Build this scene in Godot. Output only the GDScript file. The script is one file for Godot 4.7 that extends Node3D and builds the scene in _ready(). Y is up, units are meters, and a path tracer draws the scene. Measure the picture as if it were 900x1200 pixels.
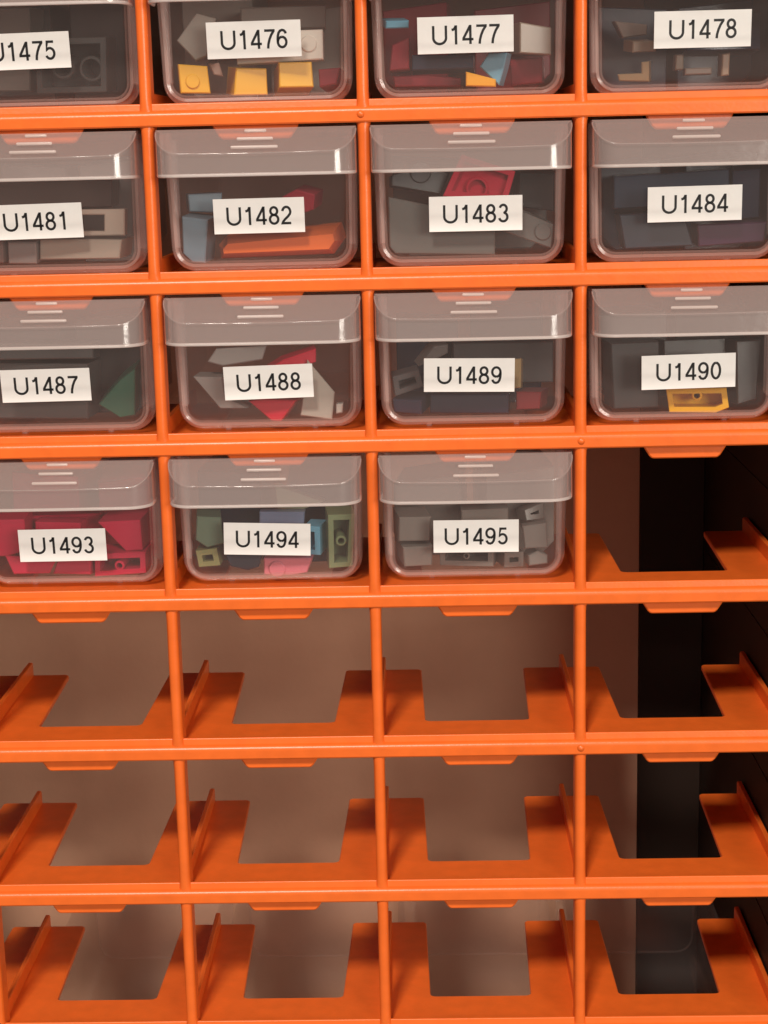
extends Node3D
# An orange drawer cabinet seen close up: clear labelled drawers with toy bricks, empty slots below.
# All builders work in millimetres; MM turns them into metres.

const MM := 0.001
const COL := 56.0          # column pitch
const ROW := 43.082        # row pitch
const SHELF := 4.4         # shelf surface above the lower edge of its rail
const FLOOR := 4.7         # where a drawer's local zero lies above the lower edge of its rail

var used := {}
var orange: StandardMaterial3D
var clear: StandardMaterial3D
var tray_plastic: StandardMaterial3D
var milky: StandardMaterial3D
var rim_plastic: StandardMaterial3D
var thin_rim_plastic: StandardMaterial3D
var lip_glint_plastic: StandardMaterial3D
var ridge_plastic: StandardMaterial3D
var paper: StandardMaterial3D
var ink: StandardMaterial3D
var black_plastic: StandardMaterial3D
var hardboard: StandardMaterial3D
var grey_plastic: StandardMaterial3D
var brick_colors := {}

# ---------------------------------------------------------------- helpers
func numbered(called: String) -> String:
	var n: int = used.get(called, 0)
	used[called] = n + 1
	return called if n == 0 else "%s_%03d" % [called, n]

func thing(called: String, label: String, category: String, at: Vector3, group := "") -> Node3D:
	var o := Node3D.new()
	o.name = numbered(called)
	add_child(o)
	o.position = at * MM
	o.set_meta("label", label)
	o.set_meta("category", category)
	if group != "":
		o.set_meta("group", group)
	return o

func face(T: Array, a: Vector3, b: Vector3, c: Vector3) -> void:
	if (b - a).cross(c - a).length_squared() > 1e-12:
		T.append(a)
		T.append(b)
		T.append(c)

# Triangles of a closed shape -> one named mesh, smooth where faces meet at less than crease degrees.
func build(T: Array, called: String, mat: Material, parent: Node, crease := 40.0) -> MeshInstance3D:
	var volume := 0.0
	for i in range(0, T.size(), 3):
		volume += T[i].dot(T[i + 1].cross(T[i + 2]))
	var flip := volume > 0.0      # Godot's front faces run clockwise
	var n := T.size() / 3
	var normals: Array[Vector3] = []
	var at := {}
	var P: Array[Vector3] = []
	for i in n:
		var a: Vector3 = T[3 * i]
		var b: Vector3 = T[3 * i + (2 if flip else 1)]
		var c: Vector3 = T[3 * i + (1 if flip else 2)]
		P.append_array([a, b, c])
		normals.append((c - a).cross(b - a))
		for p in [a, b, c]:
			var key := Vector3i((p * 500.0).round())
			if not at.has(key):
				at[key] = []
			at[key].append(i)
	var cosine := cos(deg_to_rad(crease))
	var verts := PackedVector3Array()
	var norms := PackedVector3Array()
	for i in n:
		var own := normals[i].normalized()
		for k in 3:
			var p := P[3 * i + k]
			var sum := Vector3.ZERO
			for j in at[Vector3i((p * 500.0).round())]:
				if normals[j].normalized().dot(own) > cosine:
					sum += normals[j]
			verts.append(p * MM)
			norms.append(sum.normalized() if sum.length() > 1e-9 else own)
	var arrays := []
	arrays.resize(Mesh.ARRAY_MAX)
	arrays[Mesh.ARRAY_VERTEX] = verts
	arrays[Mesh.ARRAY_NORMAL] = norms
	var mesh := ArrayMesh.new()
	mesh.add_surface_from_arrays(Mesh.PRIMITIVE_TRIANGLES, arrays)
	mesh.surface_set_material(0, mat)
	var o := MeshInstance3D.new()
	o.name = called
	o.mesh = mesh
	parent.add_child(o, true)
	return o

# Closed rings joined in order, with flat ends triangulated from the polygon "flat" (same vertex order).
func loft(T: Array, rings: Array, flat = null) -> void:
	var m: int = rings[0].size()
	for i in rings.size() - 1:
		for k in m:
			var a: Vector3 = rings[i][k]
			var b: Vector3 = rings[i][(k + 1) % m]
			var c: Vector3 = rings[i + 1][(k + 1) % m]
			var d: Vector3 = rings[i + 1][k]
			face(T, a, b, c)
			face(T, a, c, d)
	var idx: PackedInt32Array
	if flat != null:
		idx = Geometry2D.triangulate_polygon(flat)
	if idx.is_empty():
		for k in range(1, m - 1):
			idx.append_array([0, k, k + 1])
	# a triangulated end must wind against the side strip
	var area := 0.0
	if flat != null:
		for k in m:
			var p: Vector2 = flat[k]
			var q: Vector2 = flat[(k + 1) % m]
			area += p.cross(q)
	var first: Array = rings[0]
	var last: Array = rings[rings.size() - 1]
	for i in range(0, idx.size(), 3):
		var t := [idx[i], idx[i + 1], idx[i + 2]]
		if flat != null:
			var turn: float = (flat[t[1]] - flat[t[0]]).cross(flat[t[2]] - flat[t[0]])
			if turn * area < 0.0:
				t = [t[0], t[2], t[1]]
		face(T, first[t[0]], first[t[2]], first[t[1]])
		face(T, last[t[0]], last[t[1]], last[t[2]])

func inset(poly: PackedVector2Array, by: float) -> PackedVector2Array:
	var m := poly.size()
	var area := 0.0
	for k in m:
		area += poly[k].cross(poly[(k + 1) % m])
	var s := signf(area)
	var r := PackedVector2Array()
	for k in m:
		var e1 := (poly[k] - poly[(k + m - 1) % m]).normalized()
		var e2 := (poly[(k + 1) % m] - poly[k]).normalized()
		var n1 := Vector2(-e1.y, e1.x) * s
		var n2 := Vector2(-e2.y, e2.x) * s
		r.append(poly[k] + (n1 + n2) * by / maxf(0.45, 1.0 + n1.dot(n2)))
	return r

func lay(poly: PackedVector2Array, along: String, h: float) -> Array:
	var r := []
	for p in poly:
		r.append(Vector3(p.x, p.y, h) if along == "z" else Vector3(p.x, h, p.y) if along == "y" else Vector3(h, p.y, p.x))
	return r

# A polygon pushed along an axis from h0 to h1 with chamfered rims. along "z": points are (x, y); "y": (x, z); "x": (z, y).
func prism(T: Array, poly: PackedVector2Array, along: String, h0: float, h1: float, bevel := 0.25) -> void:
	var small := inset(poly, bevel)
	loft(T, [lay(small, along, h0), lay(poly, along, h0 + bevel), lay(poly, along, h1 - bevel), lay(small, along, h1)], small)

func rect(x0: float, y0: float, x1: float, y1: float) -> PackedVector2Array:
	return PackedVector2Array([Vector2(x0, y0), Vector2(x1, y0), Vector2(x1, y1), Vector2(x0, y1)])

func box(T: Array, x0: float, x1: float, y0: float, y1: float, z0: float, z1: float, bevel := 0.25) -> void:
	prism(T, rect(x0, y0, x1, y1), "z", z0, z1, bevel)

func arc(c: Vector2, r: float, from: float, to: float, steps: int) -> PackedVector2Array:
	var p := PackedVector2Array()
	for i in steps + 1:
		var a := deg_to_rad(lerpf(from, to, float(i) / steps))
		p.append(c + Vector2(cos(a), sin(a)) * r)
	return p

func tube(T: Array, path: Array, r: float, sides := 8) -> void:
	var rings := []
	for i in path.size():
		var d: Vector3 = (path[mini(i + 1, path.size() - 1)] - path[maxi(i - 1, 0)]).normalized()
		var u := d.cross(Vector3.UP if absf(d.y) < 0.9 else Vector3.RIGHT).normalized()
		var v := d.cross(u)
		var ring := []
		for k in sides:
			var a := TAU * k / sides
			ring.append(path[i] + (u * cos(a) + v * sin(a)) * r)
		rings.append(ring)
	# rounded ends
	var head := []
	var tail := []
	var d0: Vector3 = (path[1] - path[0]).normalized()
	var d1: Vector3 = (path[-1] - path[-2]).normalized()
	for k in sides:
		head.append(path[0] + (rings[0][k] - path[0]) * 0.5 - d0 * r * 0.6)
		tail.append(path[-1] + (rings[-1][k] - path[-1]) * 0.5 + d1 * r * 0.6)
	rings.push_front(head)
	rings.push_back(tail)
	loft(T, rings)

# A round post or stud standing along +z at (x, y): from z0 to z1, with a hole when inner > 0.
func round_post(T: Array, x: float, y: float, z0: float, z1: float, r: float, inner := 0.0) -> void:
	var profile := [Vector2(r, z0), Vector2(r, z1 - 0.25), Vector2(r - 0.25, z1)]
	if inner > 0.0:
		profile.append_array([Vector2(inner, z1), Vector2(inner, z0)])
	else:
		profile.append_array([Vector2(0.01, z1), Vector2(0.01, z0)])
	var rings := []
	for i in 25:
		var a := TAU * i / 24.0
		var ring := []
		for p in profile:
			ring.append(Vector3(x + p.x * cos(a), y + p.x * sin(a), p.y))
		rings.append(ring)
	var m := profile.size()
	for i in 24:
		for k in m:
			var a: Vector3 = rings[i][k]
			var b: Vector3 = rings[i][(k + 1) % m]
			var c: Vector3 = rings[i + 1][(k + 1) % m]
			var d: Vector3 = rings[i + 1][k]
			face(T, a, b, c)
			face(T, a, c, d)

# ---------------------------------------------------------------- materials
func noise_texture(seed_no: int, freq: float, octaves: int, as_normal: bool, strength: float, ramp = null) -> NoiseTexture2D:
	var n := FastNoiseLite.new()
	n.seed = seed_no
	n.frequency = freq
	n.fractal_octaves = octaves
	var t := NoiseTexture2D.new()
	t.width = 512
	t.height = 512
	t.seamless = true
	t.noise = n
	t.as_normal_map = as_normal
	t.bump_strength = strength
	if ramp != null:
		t.color_ramp = ramp
	return t

func ramp(a: Color, b: Color) -> Gradient:
	var g := Gradient.new()
	g.set_color(0, a)
	g.set_color(1, b)
	return g

func srgb(r: float, g: float, b: float, a := 1.0) -> Color:
	var c := Color(r, g, b).linear_to_srgb()
	c.a = a
	return c

func plastic(color: Color, rough: float) -> StandardMaterial3D:
	var m := StandardMaterial3D.new()
	m.albedo_color = color
	m.roughness = rough
	return m

func see_through(color: Color, rough: float) -> StandardMaterial3D:
	var m := plastic(color, rough)
	m.transparency = BaseMaterial3D.TRANSPARENCY_ALPHA
	m.metallic_specular = 0.35
	return m

func make_materials() -> void:
	orange = plastic(srgb(0.87, 0.155, 0.020), 0.34)
	orange.albedo_texture = noise_texture(3, 0.012, 4, false, 1.0, ramp(Color(0.93, 0.93, 0.93), Color(1, 1, 1)))
	orange.roughness = 0.36
	orange.roughness_texture = noise_texture(21, 0.03, 5, false, 1.0, ramp(Color(0.88, 0.88, 0.88), Color(1, 1, 1)))
	orange.normal_enabled = true
	orange.normal_texture = noise_texture(7, 0.08, 3, true, 3.0)
	orange.normal_scale = 0.06
	orange.uv1_triplanar = true
	orange.uv1_world_triplanar = true
	orange.uv1_scale = Vector3.ONE * 18.0
	clear = see_through(srgb(0.52, 0.40, 0.37, 0.046), 0.1)  # pink in these plastics stands in for orange light bounced off the frame
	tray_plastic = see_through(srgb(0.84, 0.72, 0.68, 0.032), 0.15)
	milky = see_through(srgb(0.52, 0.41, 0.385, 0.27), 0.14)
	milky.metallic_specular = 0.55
	for m in [milky, clear]:
		m.normal_enabled = true
		m.normal_texture = noise_texture(31, 0.02, 4, true, 6.0)
		m.normal_scale = 0.05
		m.uv1_triplanar = true
		m.uv1_scale = Vector3.ONE * 20.0
	rim_plastic = see_through(srgb(0.86, 0.60, 0.53, 0.19), 0.14)  # pinker still: orange light from the shelf behind is put into the tint
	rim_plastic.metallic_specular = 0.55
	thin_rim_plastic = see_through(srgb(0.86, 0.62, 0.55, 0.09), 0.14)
	lip_glint_plastic = see_through(srgb(0.90, 0.82, 0.78, 0.55), 0.18)  # paler and denser than the hood: a glint painted along its lip
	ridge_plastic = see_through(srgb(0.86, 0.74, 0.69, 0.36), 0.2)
	paper = plastic(srgb(0.92, 0.91, 0.885), 0.5)
	paper.albedo_texture = noise_texture(11, 0.02, 3, false, 1.0, ramp(Color(0.985, 0.983, 0.98), Color(1, 1, 1)))
	paper.uv1_triplanar = true
	paper.uv1_world_triplanar = true
	paper.uv1_scale = Vector3.ONE * 25.0
	ink = plastic(srgb(0.012, 0.011, 0.012), 0.5)
	black_plastic = plastic(srgb(0.030, 0.018, 0.013), 0.6)
	black_plastic.metallic_specular = 0.3
	grey_plastic = plastic(srgb(0.21, 0.15, 0.125), 0.5)
	hardboard = plastic(srgb(0.64, 0.36, 0.23), 0.75)
	hardboard.albedo_texture = noise_texture(5, 0.02, 4, false, 1.0, ramp(Color(0.985, 0.985, 0.985), Color(1, 1, 1)))
	hardboard.normal_enabled = true
	hardboard.normal_texture = noise_texture(9, 0.06, 4, true, 4.0)
	hardboard.normal_scale = 0.05
	hardboard.uv1_triplanar = true
	hardboard.uv1_world_triplanar = true
	hardboard.uv1_scale = Vector3.ONE * 8.0

func brick_material(c: Color) -> StandardMaterial3D:
	var key := c.to_html()
	if not brick_colors.has(key):
		brick_colors[key] = plastic(srgb(c.r, c.g, c.b), 0.28)
	return brick_colors[key]

# ---------------------------------------------------------------- the cabinet
func rail_y(i: int) -> float:
	return (3 - i) * ROW       # lower edge of the rail under row i (row 0 is the topmost one in view)

func make_cabinet() -> void:
	var cab := thing("drawer_cabinet", "orange plastic drawer cabinet frame with cutout shelves and black housing", "cabinet", Vector3.ZERO)
	var x0 := -2.0 * COL - 2.0 * COL - 3.0
	var x1 := COL + 1.6
	# rail profile, as (z, y)
	var prof := PackedVector2Array([Vector2(-0.35, 0.0), Vector2(0.0, 0.4), Vector2(0.0, 2.5)])
	prof.append_array(arc(Vector2(-1.4, 2.62), 1.4, 4, 84, 7))
	prof.append_array([Vector2(-1.5, 4.15), Vector2(-1.75, 5.5)])
	prof.append_array(arc(Vector2(-2.05, 5.55), 0.3, 5, 85, 3))
	prof.append_array([Vector2(-2.45, 5.84), Vector2(-2.7, 5.6), Vector2(-2.9, 4.0), Vector2(-2.9, 0.3), Vector2(-2.6, 0.0)])
	var RT := []
	prism(RT, prof, "x", x0, x1, 0.1)
	# shelf outline, as (x, z): a front strip with tongues running back between the cutouts
	var outline := PackedVector2Array([Vector2(x0, -2.84), Vector2(x1, -2.84), Vector2(x1, -68.0)])
	for c in [4, 3, 2, 1, 0]:
		var m: float = (c - 3.5) * COL
		outline.append(Vector2(m + 16.9, -68.0))
		outline.append(Vector2(m + 16.05, -67.2))
		outline.append_array(arc(Vector2(m + 14.95 - 1.7, -18.0 - 1.7), 1.7, 0, 90, 4))
		outline.append_array(arc(Vector2(m - 14.95 + 1.7, -18.0 - 1.7), 1.7, 90, 180, 4))
		outline.append(Vector2(m - 16.05, -67.2))
		outline.append(Vector2(m - 16.9, -68.0))
	outline.append(Vector2(x0, -68.0))
	var ST := []
	prism(ST, outline, "y", SHELF - 1.7, SHELF, 0.28)
	# latch tab under a rail
	var tabs := PackedVector2Array([Vector2(-11.1, 2.9), Vector2(-11.1, -0.4), Vector2(-9.5, -2.9)])
	tabs.append_array(arc(Vector2(-8.2, -2.2), 1.4, 215, 270, 3))
	tabs.append_array(arc(Vector2(8.2, -2.2), 1.4, 270, 325, 3))
	tabs.append_array([Vector2(9.5, -2.9), Vector2(11.1, -0.4), Vector2(11.1, 2.9)])
	var TT := []
	prism(TT, tabs, "z", -4.3, -2.75, 0.35)
	# post between two rails, and the low fin that runs back from it
	var plan := PackedVector2Array([Vector2(-1.45, -7.0), Vector2(-1.5, -1.6)])
	plan.append_array(arc(Vector2(0, -1.75), 1.5, 175, 5, 8))
	plan.append_array([Vector2(1.5, -1.6), Vector2(1.45, -7.0)])
	var PT := []
	var rings := []
	var span := [[3.3, 1.5], [4.0, 1.22], [5.2, 1.06], [7.5, 1.0], [ROW - 2.6, 1.0], [ROW - 0.9, 1.08], [ROW + 0.2, 1.3]]
	for s in span:
		var ring := []
		for p in plan:
			ring.append(Vector3(p.x * s[1], s[0], p.y - (0.15 if s[0] > 4.5 and s[0] < ROW - 1.0 else 0.3)))
		rings.append(ring)
	loft(PT, rings, plan)
	var FT := []
	prism(FT, PackedVector2Array([Vector2(-6.8, SHELF - 0.3), Vector2(-67.6, SHELF - 0.3), Vector2(-67.6, SHELF + 3.8), Vector2(-67.1, SHELF + 4.4), Vector2(-6.8, SHELF + 4.4)]), "x", -0.75, 0.75, 0.25)
	var BT := []
	for k in 1:
		var ball := []
		for i in 5:
			var a := deg_to_rad(18.0 + i * 17.5)
			var ring := []
			for j in 14:
				var b := TAU * j / 14.0
				ring.append(Vector3(cos(b) * cos(a) * 1.05, 2.05 + sin(b) * cos(a) * 1.05, -0.25 + sin(a) * 0.95))
			ball.append(ring)
		loft(BT, ball)
	var rail0: MeshInstance3D
	var shelf0: MeshInstance3D
	for i in range(-1, 9):
		var y := rail_y(i)
		var rail: MeshInstance3D
		var shelf: MeshInstance3D
		if rail0 == null:
			rail0 = build(RT, "rail", orange, cab, 30.0)
			shelf0 = build(ST, "shelf", orange, cab, 30.0)
			rail = rail0
			shelf = shelf0
		else:
			rail = copy_mesh(rail0, "rail", cab)
			shelf = copy_mesh(shelf0, "shelf", cab)
		rail.position.y = y * MM
		shelf.position.y = y * MM
		for c in range(0, 5):
			put(TT, "latch_tab", rail, Vector3((c - 3.5) * COL, 0, 0))
		for d in range(0, 5):
			put(FT, "fin", shelf, Vector3((d - 3) * COL if d < 4 else x1 - 0.9, 0, 0))
		for b in [[0, 2], [2, 3], [4, 3]]:
			if b[0] == i:
				put(BT, "moulding_pip", rail, Vector3((b[1] - 3) * COL + (0.0 if i > 0 else -0.6), 0, 0))
		if i >= 0:
			for d in range(-1, 4):
				put(PT, "post", cab, Vector3((d - 3) * COL + (COL if d < 0 else 0.0) * 0.0, y, 0))
	# the black housing; unseen left, top and bottom panels added to close out light
	var top := rail_y(-1) + 9.0
	var low := rail_y(8) - 4.0
	var side_x := x1 + 0.4
	var H := []
	box(H, side_x, side_x + 2.4, low, top, -152, 4, 0.4)
	var side := build(H, "side_panel", black_plastic, cab)
	for i in range(0, 8):
		var K := []
		box(K, side_x - 0.25, side_x + 0.2, 0, 1.0, -140, -9, 0.12)
		var k := build(K, "runner_rib", black_plastic, side)
		k.position.y = (rail_y(i) + 22.0) * MM
	H = []
	box(H, x0 - 3.0, x0 - 0.4, low, top, -152, 4, 0.4)
	build(H, "side_panel", black_plastic, cab)  # left side, unseen, added to keep light out
	H = []
	box(H, x0 - 3.0, side_x + 2.4, top + 0.1, top + 2.6, -152, 4, 0.4)
	build(H, "added_top_panel", black_plastic, cab)
	H = []
	box(H, 34.9, side_x - 0.1, low, top, -151.8, -149.6, 0.3)
	build(H, "back_strip", black_plastic, cab)
	H = []
	box(H, x0 - 3.0, side_x + 2.4, low - 2.6, low - 0.1, -152, 4, 0.4)
	build(H, "added_bottom_panel", grey_plastic, cab)
	H = []
	box(H, x0 - 3.0, side_x + 2.4, low - 2.6, top + 2.6, -156, -152.3, 0.4)
	build(H, "back_board", hardboard, cab)

var stamped := {}
func put(T: Array, called: String, parent: Node, at: Vector3) -> void:
	var o: MeshInstance3D
	if stamped.has(called):
		o = MeshInstance3D.new()
		o.name = called
		o.mesh = stamped[called]
		parent.add_child(o, true)
	else:
		o = build(T, called, orange, parent, 40.0)
		stamped[called] = o.mesh
	o.position = at * MM

func copy_mesh(from: MeshInstance3D, called: String, parent: Node) -> MeshInstance3D:
	var o := MeshInstance3D.new()
	o.name = called
	o.mesh = from.mesh
	parent.add_child(o, true)
	return o

# ---------------------------------------------------------------- a drawer
func front_z(y: float) -> float:
	return -9.0 + (y - 0.7) * 0.0815

func lean(T: Array) -> void:
	# the front end of the drawer leans forward with height
	for i in T.size():
		var p: Vector3 = T[i]
		if p.z > -30.0:
			p.z += (front_z(p.y) + 9.0) * clampf((p.z + 30.0) / 15.0, 0.0, 1.0)
			T[i] = p

func u_path(half_top: float, half_low: float, r: float, y_low: float, y_top: float) -> PackedVector2Array:
	var p := PackedVector2Array([Vector2(-half_top, y_top), Vector2(lerpf(half_low, half_top, 0.45) * -1.0, lerpf(y_low + r, y_top, 0.5))])
	p.append_array(arc(Vector2(-half_low + r, y_low + r), r, 180, 270, 10))
	p.append_array(arc(Vector2(half_low - r, y_low + r), r, 270, 360, 10))
	p.append_array([Vector2(lerpf(half_low, half_top, 0.45), lerpf(y_low + r, y_top, 0.5)), Vector2(half_top, y_top)])
	return p

# A shell 1.1 thick between insets of the front's outline; with "filled" it closes over the middle.
func bent_band(T: Array, steps: Array, filled: bool) -> void:
	var front := []
	var rear := []
	for s: float in steps:
		var f := []
		var g := []
		var bend := 5.0 - sqrt(maxf(0.0, 25.0 - (5.0 - s) * (5.0 - s)))
		var near := 1.1 * (5.0 - s) / 5.0
		for p in u_path(25.7 - s, 25.0 - s, 6.6 - s, 0.7 + s, 37.2):
			f.append(Vector3(p.x, p.y, -9.0 - bend))
		for p in u_path(25.7 - s - near, 25.0 - s - near, 6.6 - s - near, 0.7 + s + near, 37.2):
			g.append(Vector3(p.x, p.y, minf(-10.1, -10.1 - bend + near)))
		front.append(f)
		rear.append(g)
	var n: int = front[0].size()
	var m := steps.size()
	for i in m - 1:
		for k in n - 1:
			for side in [[front, false], [rear, true]]:
				var S: Array = side[0]
				var q := [S[i][k], S[i][k + 1], S[i + 1][k + 1], S[i + 1][k]]
				if side[1]:
					q.reverse()
				face(T, q[0], q[1], q[2])
				face(T, q[0], q[2], q[3])
		for e in [[0, false], [n - 1, true]]:
			var q := [front[i][e[0]], front[i + 1][e[0]], rear[i + 1][e[0]], rear[i][e[0]]]
			if e[1]:
				q.reverse()
			face(T, q[0], q[1], q[2])
			face(T, q[0], q[2], q[3])
	for k in n - 1:
		face(T, front[0][k + 1], front[0][k], rear[0][k])
		face(T, front[0][k + 1], rear[0][k], rear[0][k + 1])
		if not filled:
			face(T, front[m - 1][k], front[m - 1][k + 1], rear[m - 1][k + 1])
			face(T, front[m - 1][k], rear[m - 1][k + 1], rear[m - 1][k])
	if filled:
		var flat := PackedVector2Array()
		for p in front[m - 1]:
			flat.append(Vector2(p.x, p.y))
		var idx := Geometry2D.triangulate_polygon(flat)
		for i in range(0, idx.size(), 3):
			var u := [idx[i], idx[i + 1], idx[i + 2]]
			if (flat[u[1]] - flat[u[0]]).cross(flat[u[2]] - flat[u[0]]) < 0.0:
				u = [u[0], u[2], u[1]]
			face(T, front[m - 1][u[0]], front[m - 1][u[1]], front[m - 1][u[2]])
			face(T, rear[m - 1][u[0]], rear[m - 1][u[2]], rear[m - 1][u[1]])
		var e := n - 1
		face(T, front[m - 1][0], front[m - 1][e], rear[m - 1][e])
		face(T, front[m - 1][0], rear[m - 1][e], rear[m - 1][0])

func hood_top(z: float) -> float:
	return 37.8 - maxf(0.0, z - 0.4) * 0.84

func make_drawer() -> Node3D:
	var d := Node3D.new()
	d.name = "storage_drawer"
	# tray: side walls and floor, one bent sheet of plastic, and its back
	var outer := u_path(25.6, 24.9, 6.5, 0.75, 36.6)
	var inner := u_path(24.6, 23.9, 5.5, 1.75, 36.6)
	var ring := PackedVector2Array(outer)
	var back := PackedVector2Array(inner)
	back.reverse()
	ring.append_array(back)
	var T := []
	loft(T, [lay(ring, "z", -128.0), lay(ring, "z", -60.0), lay(ring, "z", -30.0), lay(ring, "z", -20.0), lay(ring, "z", -14.1)], ring)
	lean(T)
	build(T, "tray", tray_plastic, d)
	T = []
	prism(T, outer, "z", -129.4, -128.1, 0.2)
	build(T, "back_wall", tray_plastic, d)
	# front wall: flat in the middle, its border rounded back into the side walls and the floor
	T = []
	bent_band(T, [2.3, 3.0, 3.9, 5.0], true)
	lean(T)
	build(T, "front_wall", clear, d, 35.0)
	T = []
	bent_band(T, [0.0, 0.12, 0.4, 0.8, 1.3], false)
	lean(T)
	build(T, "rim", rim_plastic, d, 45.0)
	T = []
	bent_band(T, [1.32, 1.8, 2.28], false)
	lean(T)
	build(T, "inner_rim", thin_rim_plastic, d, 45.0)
	# ribs that hold a divider
	for s in [-1, 1]:
		for z in [-14.2, -17.4]:
			T = []
			box(T, s * 23.6 - 0.75, s * 23.6 + 0.75, 7.0, 35.5, z - 0.45, z + 0.45, 0.2)
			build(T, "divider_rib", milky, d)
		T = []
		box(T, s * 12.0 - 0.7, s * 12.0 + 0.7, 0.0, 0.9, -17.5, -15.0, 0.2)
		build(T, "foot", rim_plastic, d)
	# pull hood: a wall with rounded corners cut off by a slope
	var plan := PackedVector2Array([Vector2(-25.8, -5.4), Vector2(-25.8, -3.0), Vector2(-25.8, 0.2)])
	plan.append_array(arc(Vector2(-19.3, 1.0), 6.5, 180, 90, 12))
	for x in [-12.0, -6.0, 0.0, 6.0, 12.0]:
		plan.append(Vector2(x, 7.5 + 0.25 * (1.0 - x * x / 370.0)))
	plan.append_array(arc(Vector2(19.3, 1.0), 6.5, 90, 0, 12))
	plan.append_array([Vector2(25.8, 0.2), Vector2(25.8, -3.0), Vector2(25.8, -5.4)])
	var rings := []
	var bead := []
	var crease := []
	for i in plan.size():
		var p := plan[i]
		var along := (plan[mini(i + 1, plan.size() - 1)] - plan[maxi(i - 1, 0)]).normalized()
		var nrm := Vector2(-along.y, along.x)
		var q := p - nrm * 1.0
		if i < 3 or i >= plan.size() - 3:
			q = Vector2(p.x - signf(p.x), p.y)
		var yt := hood_top(p.y)
		var bz := minf(p.y, 0.4)
		var w := 0.45
		rings.append([
			Vector3(p.x, 37.8, maxf(-5.4, bz - 0.9)), Vector3(p.x, 37.8, bz), Vector3(p.x, lerpf(37.8, yt, 0.5), lerpf(bz, p.y, 0.5)), Vector3(p.x, yt, p.y), Vector3(p.x, yt - 0.5, p.y + 0.08), Vector3(p.x, 26.2, p.y + w),
			Vector3(q.x, 26.2, q.y + w), Vector3(q.x, yt - 0.9, q.y), Vector3(q.x, lerpf(37.0, yt - 0.9, 0.5), lerpf(minf(q.y, 0.0), q.y, 0.5)), Vector3(q.x, 37.0, minf(q.y, 0.0)), Vector3(q.x, 37.0, maxf(-5.4, minf(q.y, 0.0) - 0.6))])
		bead.append(Vector3((p.x + q.x) / 2, 26.2, (p.y + q.y) / 2 + w))
		if p.y > 0.5:
			crease.append(Vector3(p.x, yt - 0.12, p.y - 0.15))
	T = []
	loft(T, rings)
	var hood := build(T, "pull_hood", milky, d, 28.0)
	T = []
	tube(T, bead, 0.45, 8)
	build(T, "lip", lip_glint_plastic, hood, 60.0)
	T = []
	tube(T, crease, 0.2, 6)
	build(T, "highlight_bead", milky, hood, 60.0)  # bead added to draw the highlight along the crease
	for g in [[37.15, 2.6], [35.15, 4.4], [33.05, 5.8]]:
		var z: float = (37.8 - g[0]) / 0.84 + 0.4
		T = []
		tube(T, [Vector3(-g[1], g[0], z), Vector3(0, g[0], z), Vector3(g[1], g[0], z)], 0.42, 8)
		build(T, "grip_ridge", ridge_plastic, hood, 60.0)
	return d

func add_label(d: Node3D, text: String, x: float, y: float, w: float, h: float, turn: float) -> void:
	var T := []
	box(T, -w / 2, w / 2, -h / 2, h / 2, -0.06, 0.1, 0.05)
	var l := build(T, "label_sticker", paper, d, 20.0)
	l.position = Vector3(x, y, front_z(y) + 0.32) * MM
	l.rotation = Vector3(atan(0.0815) * -1.0, 0, deg_to_rad(turn))
	l.rotation.x = atan(0.0815)
	var S := []
	var pen := 0.0
	for ch in text:
		for stroke in glyph(ch):
			var pts := PackedVector2Array()
			for p in stroke:
				pts.append(Vector2((pen + p.x - 1.877) * 0.93, p.y - 0.5) * 4.75)
			ribbon(S, pts, 0.315, 0.08, 0.16)
		pen += 0.955 if ch == "U" else 0.755
	build(S, "lettering", ink, l, 20.0)

# Strokes of a plain sans serif, cap height 1.
func oval(cx: float, cy: float, rx: float, ry: float, from: float, to: float) -> PackedVector2Array:
	var p := PackedVector2Array()
	for i in 19:
		var a := deg_to_rad(lerpf(from, to, i / 18.0))
		p.append(Vector2(cx + rx * cos(a), cy + ry * sin(a)))
	return p

func line(v: Array) -> PackedVector2Array:
	var p := PackedVector2Array()
	for i in range(0, v.size(), 2):
		p.append(Vector2(v[i], v[i + 1]))
	return p

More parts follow.
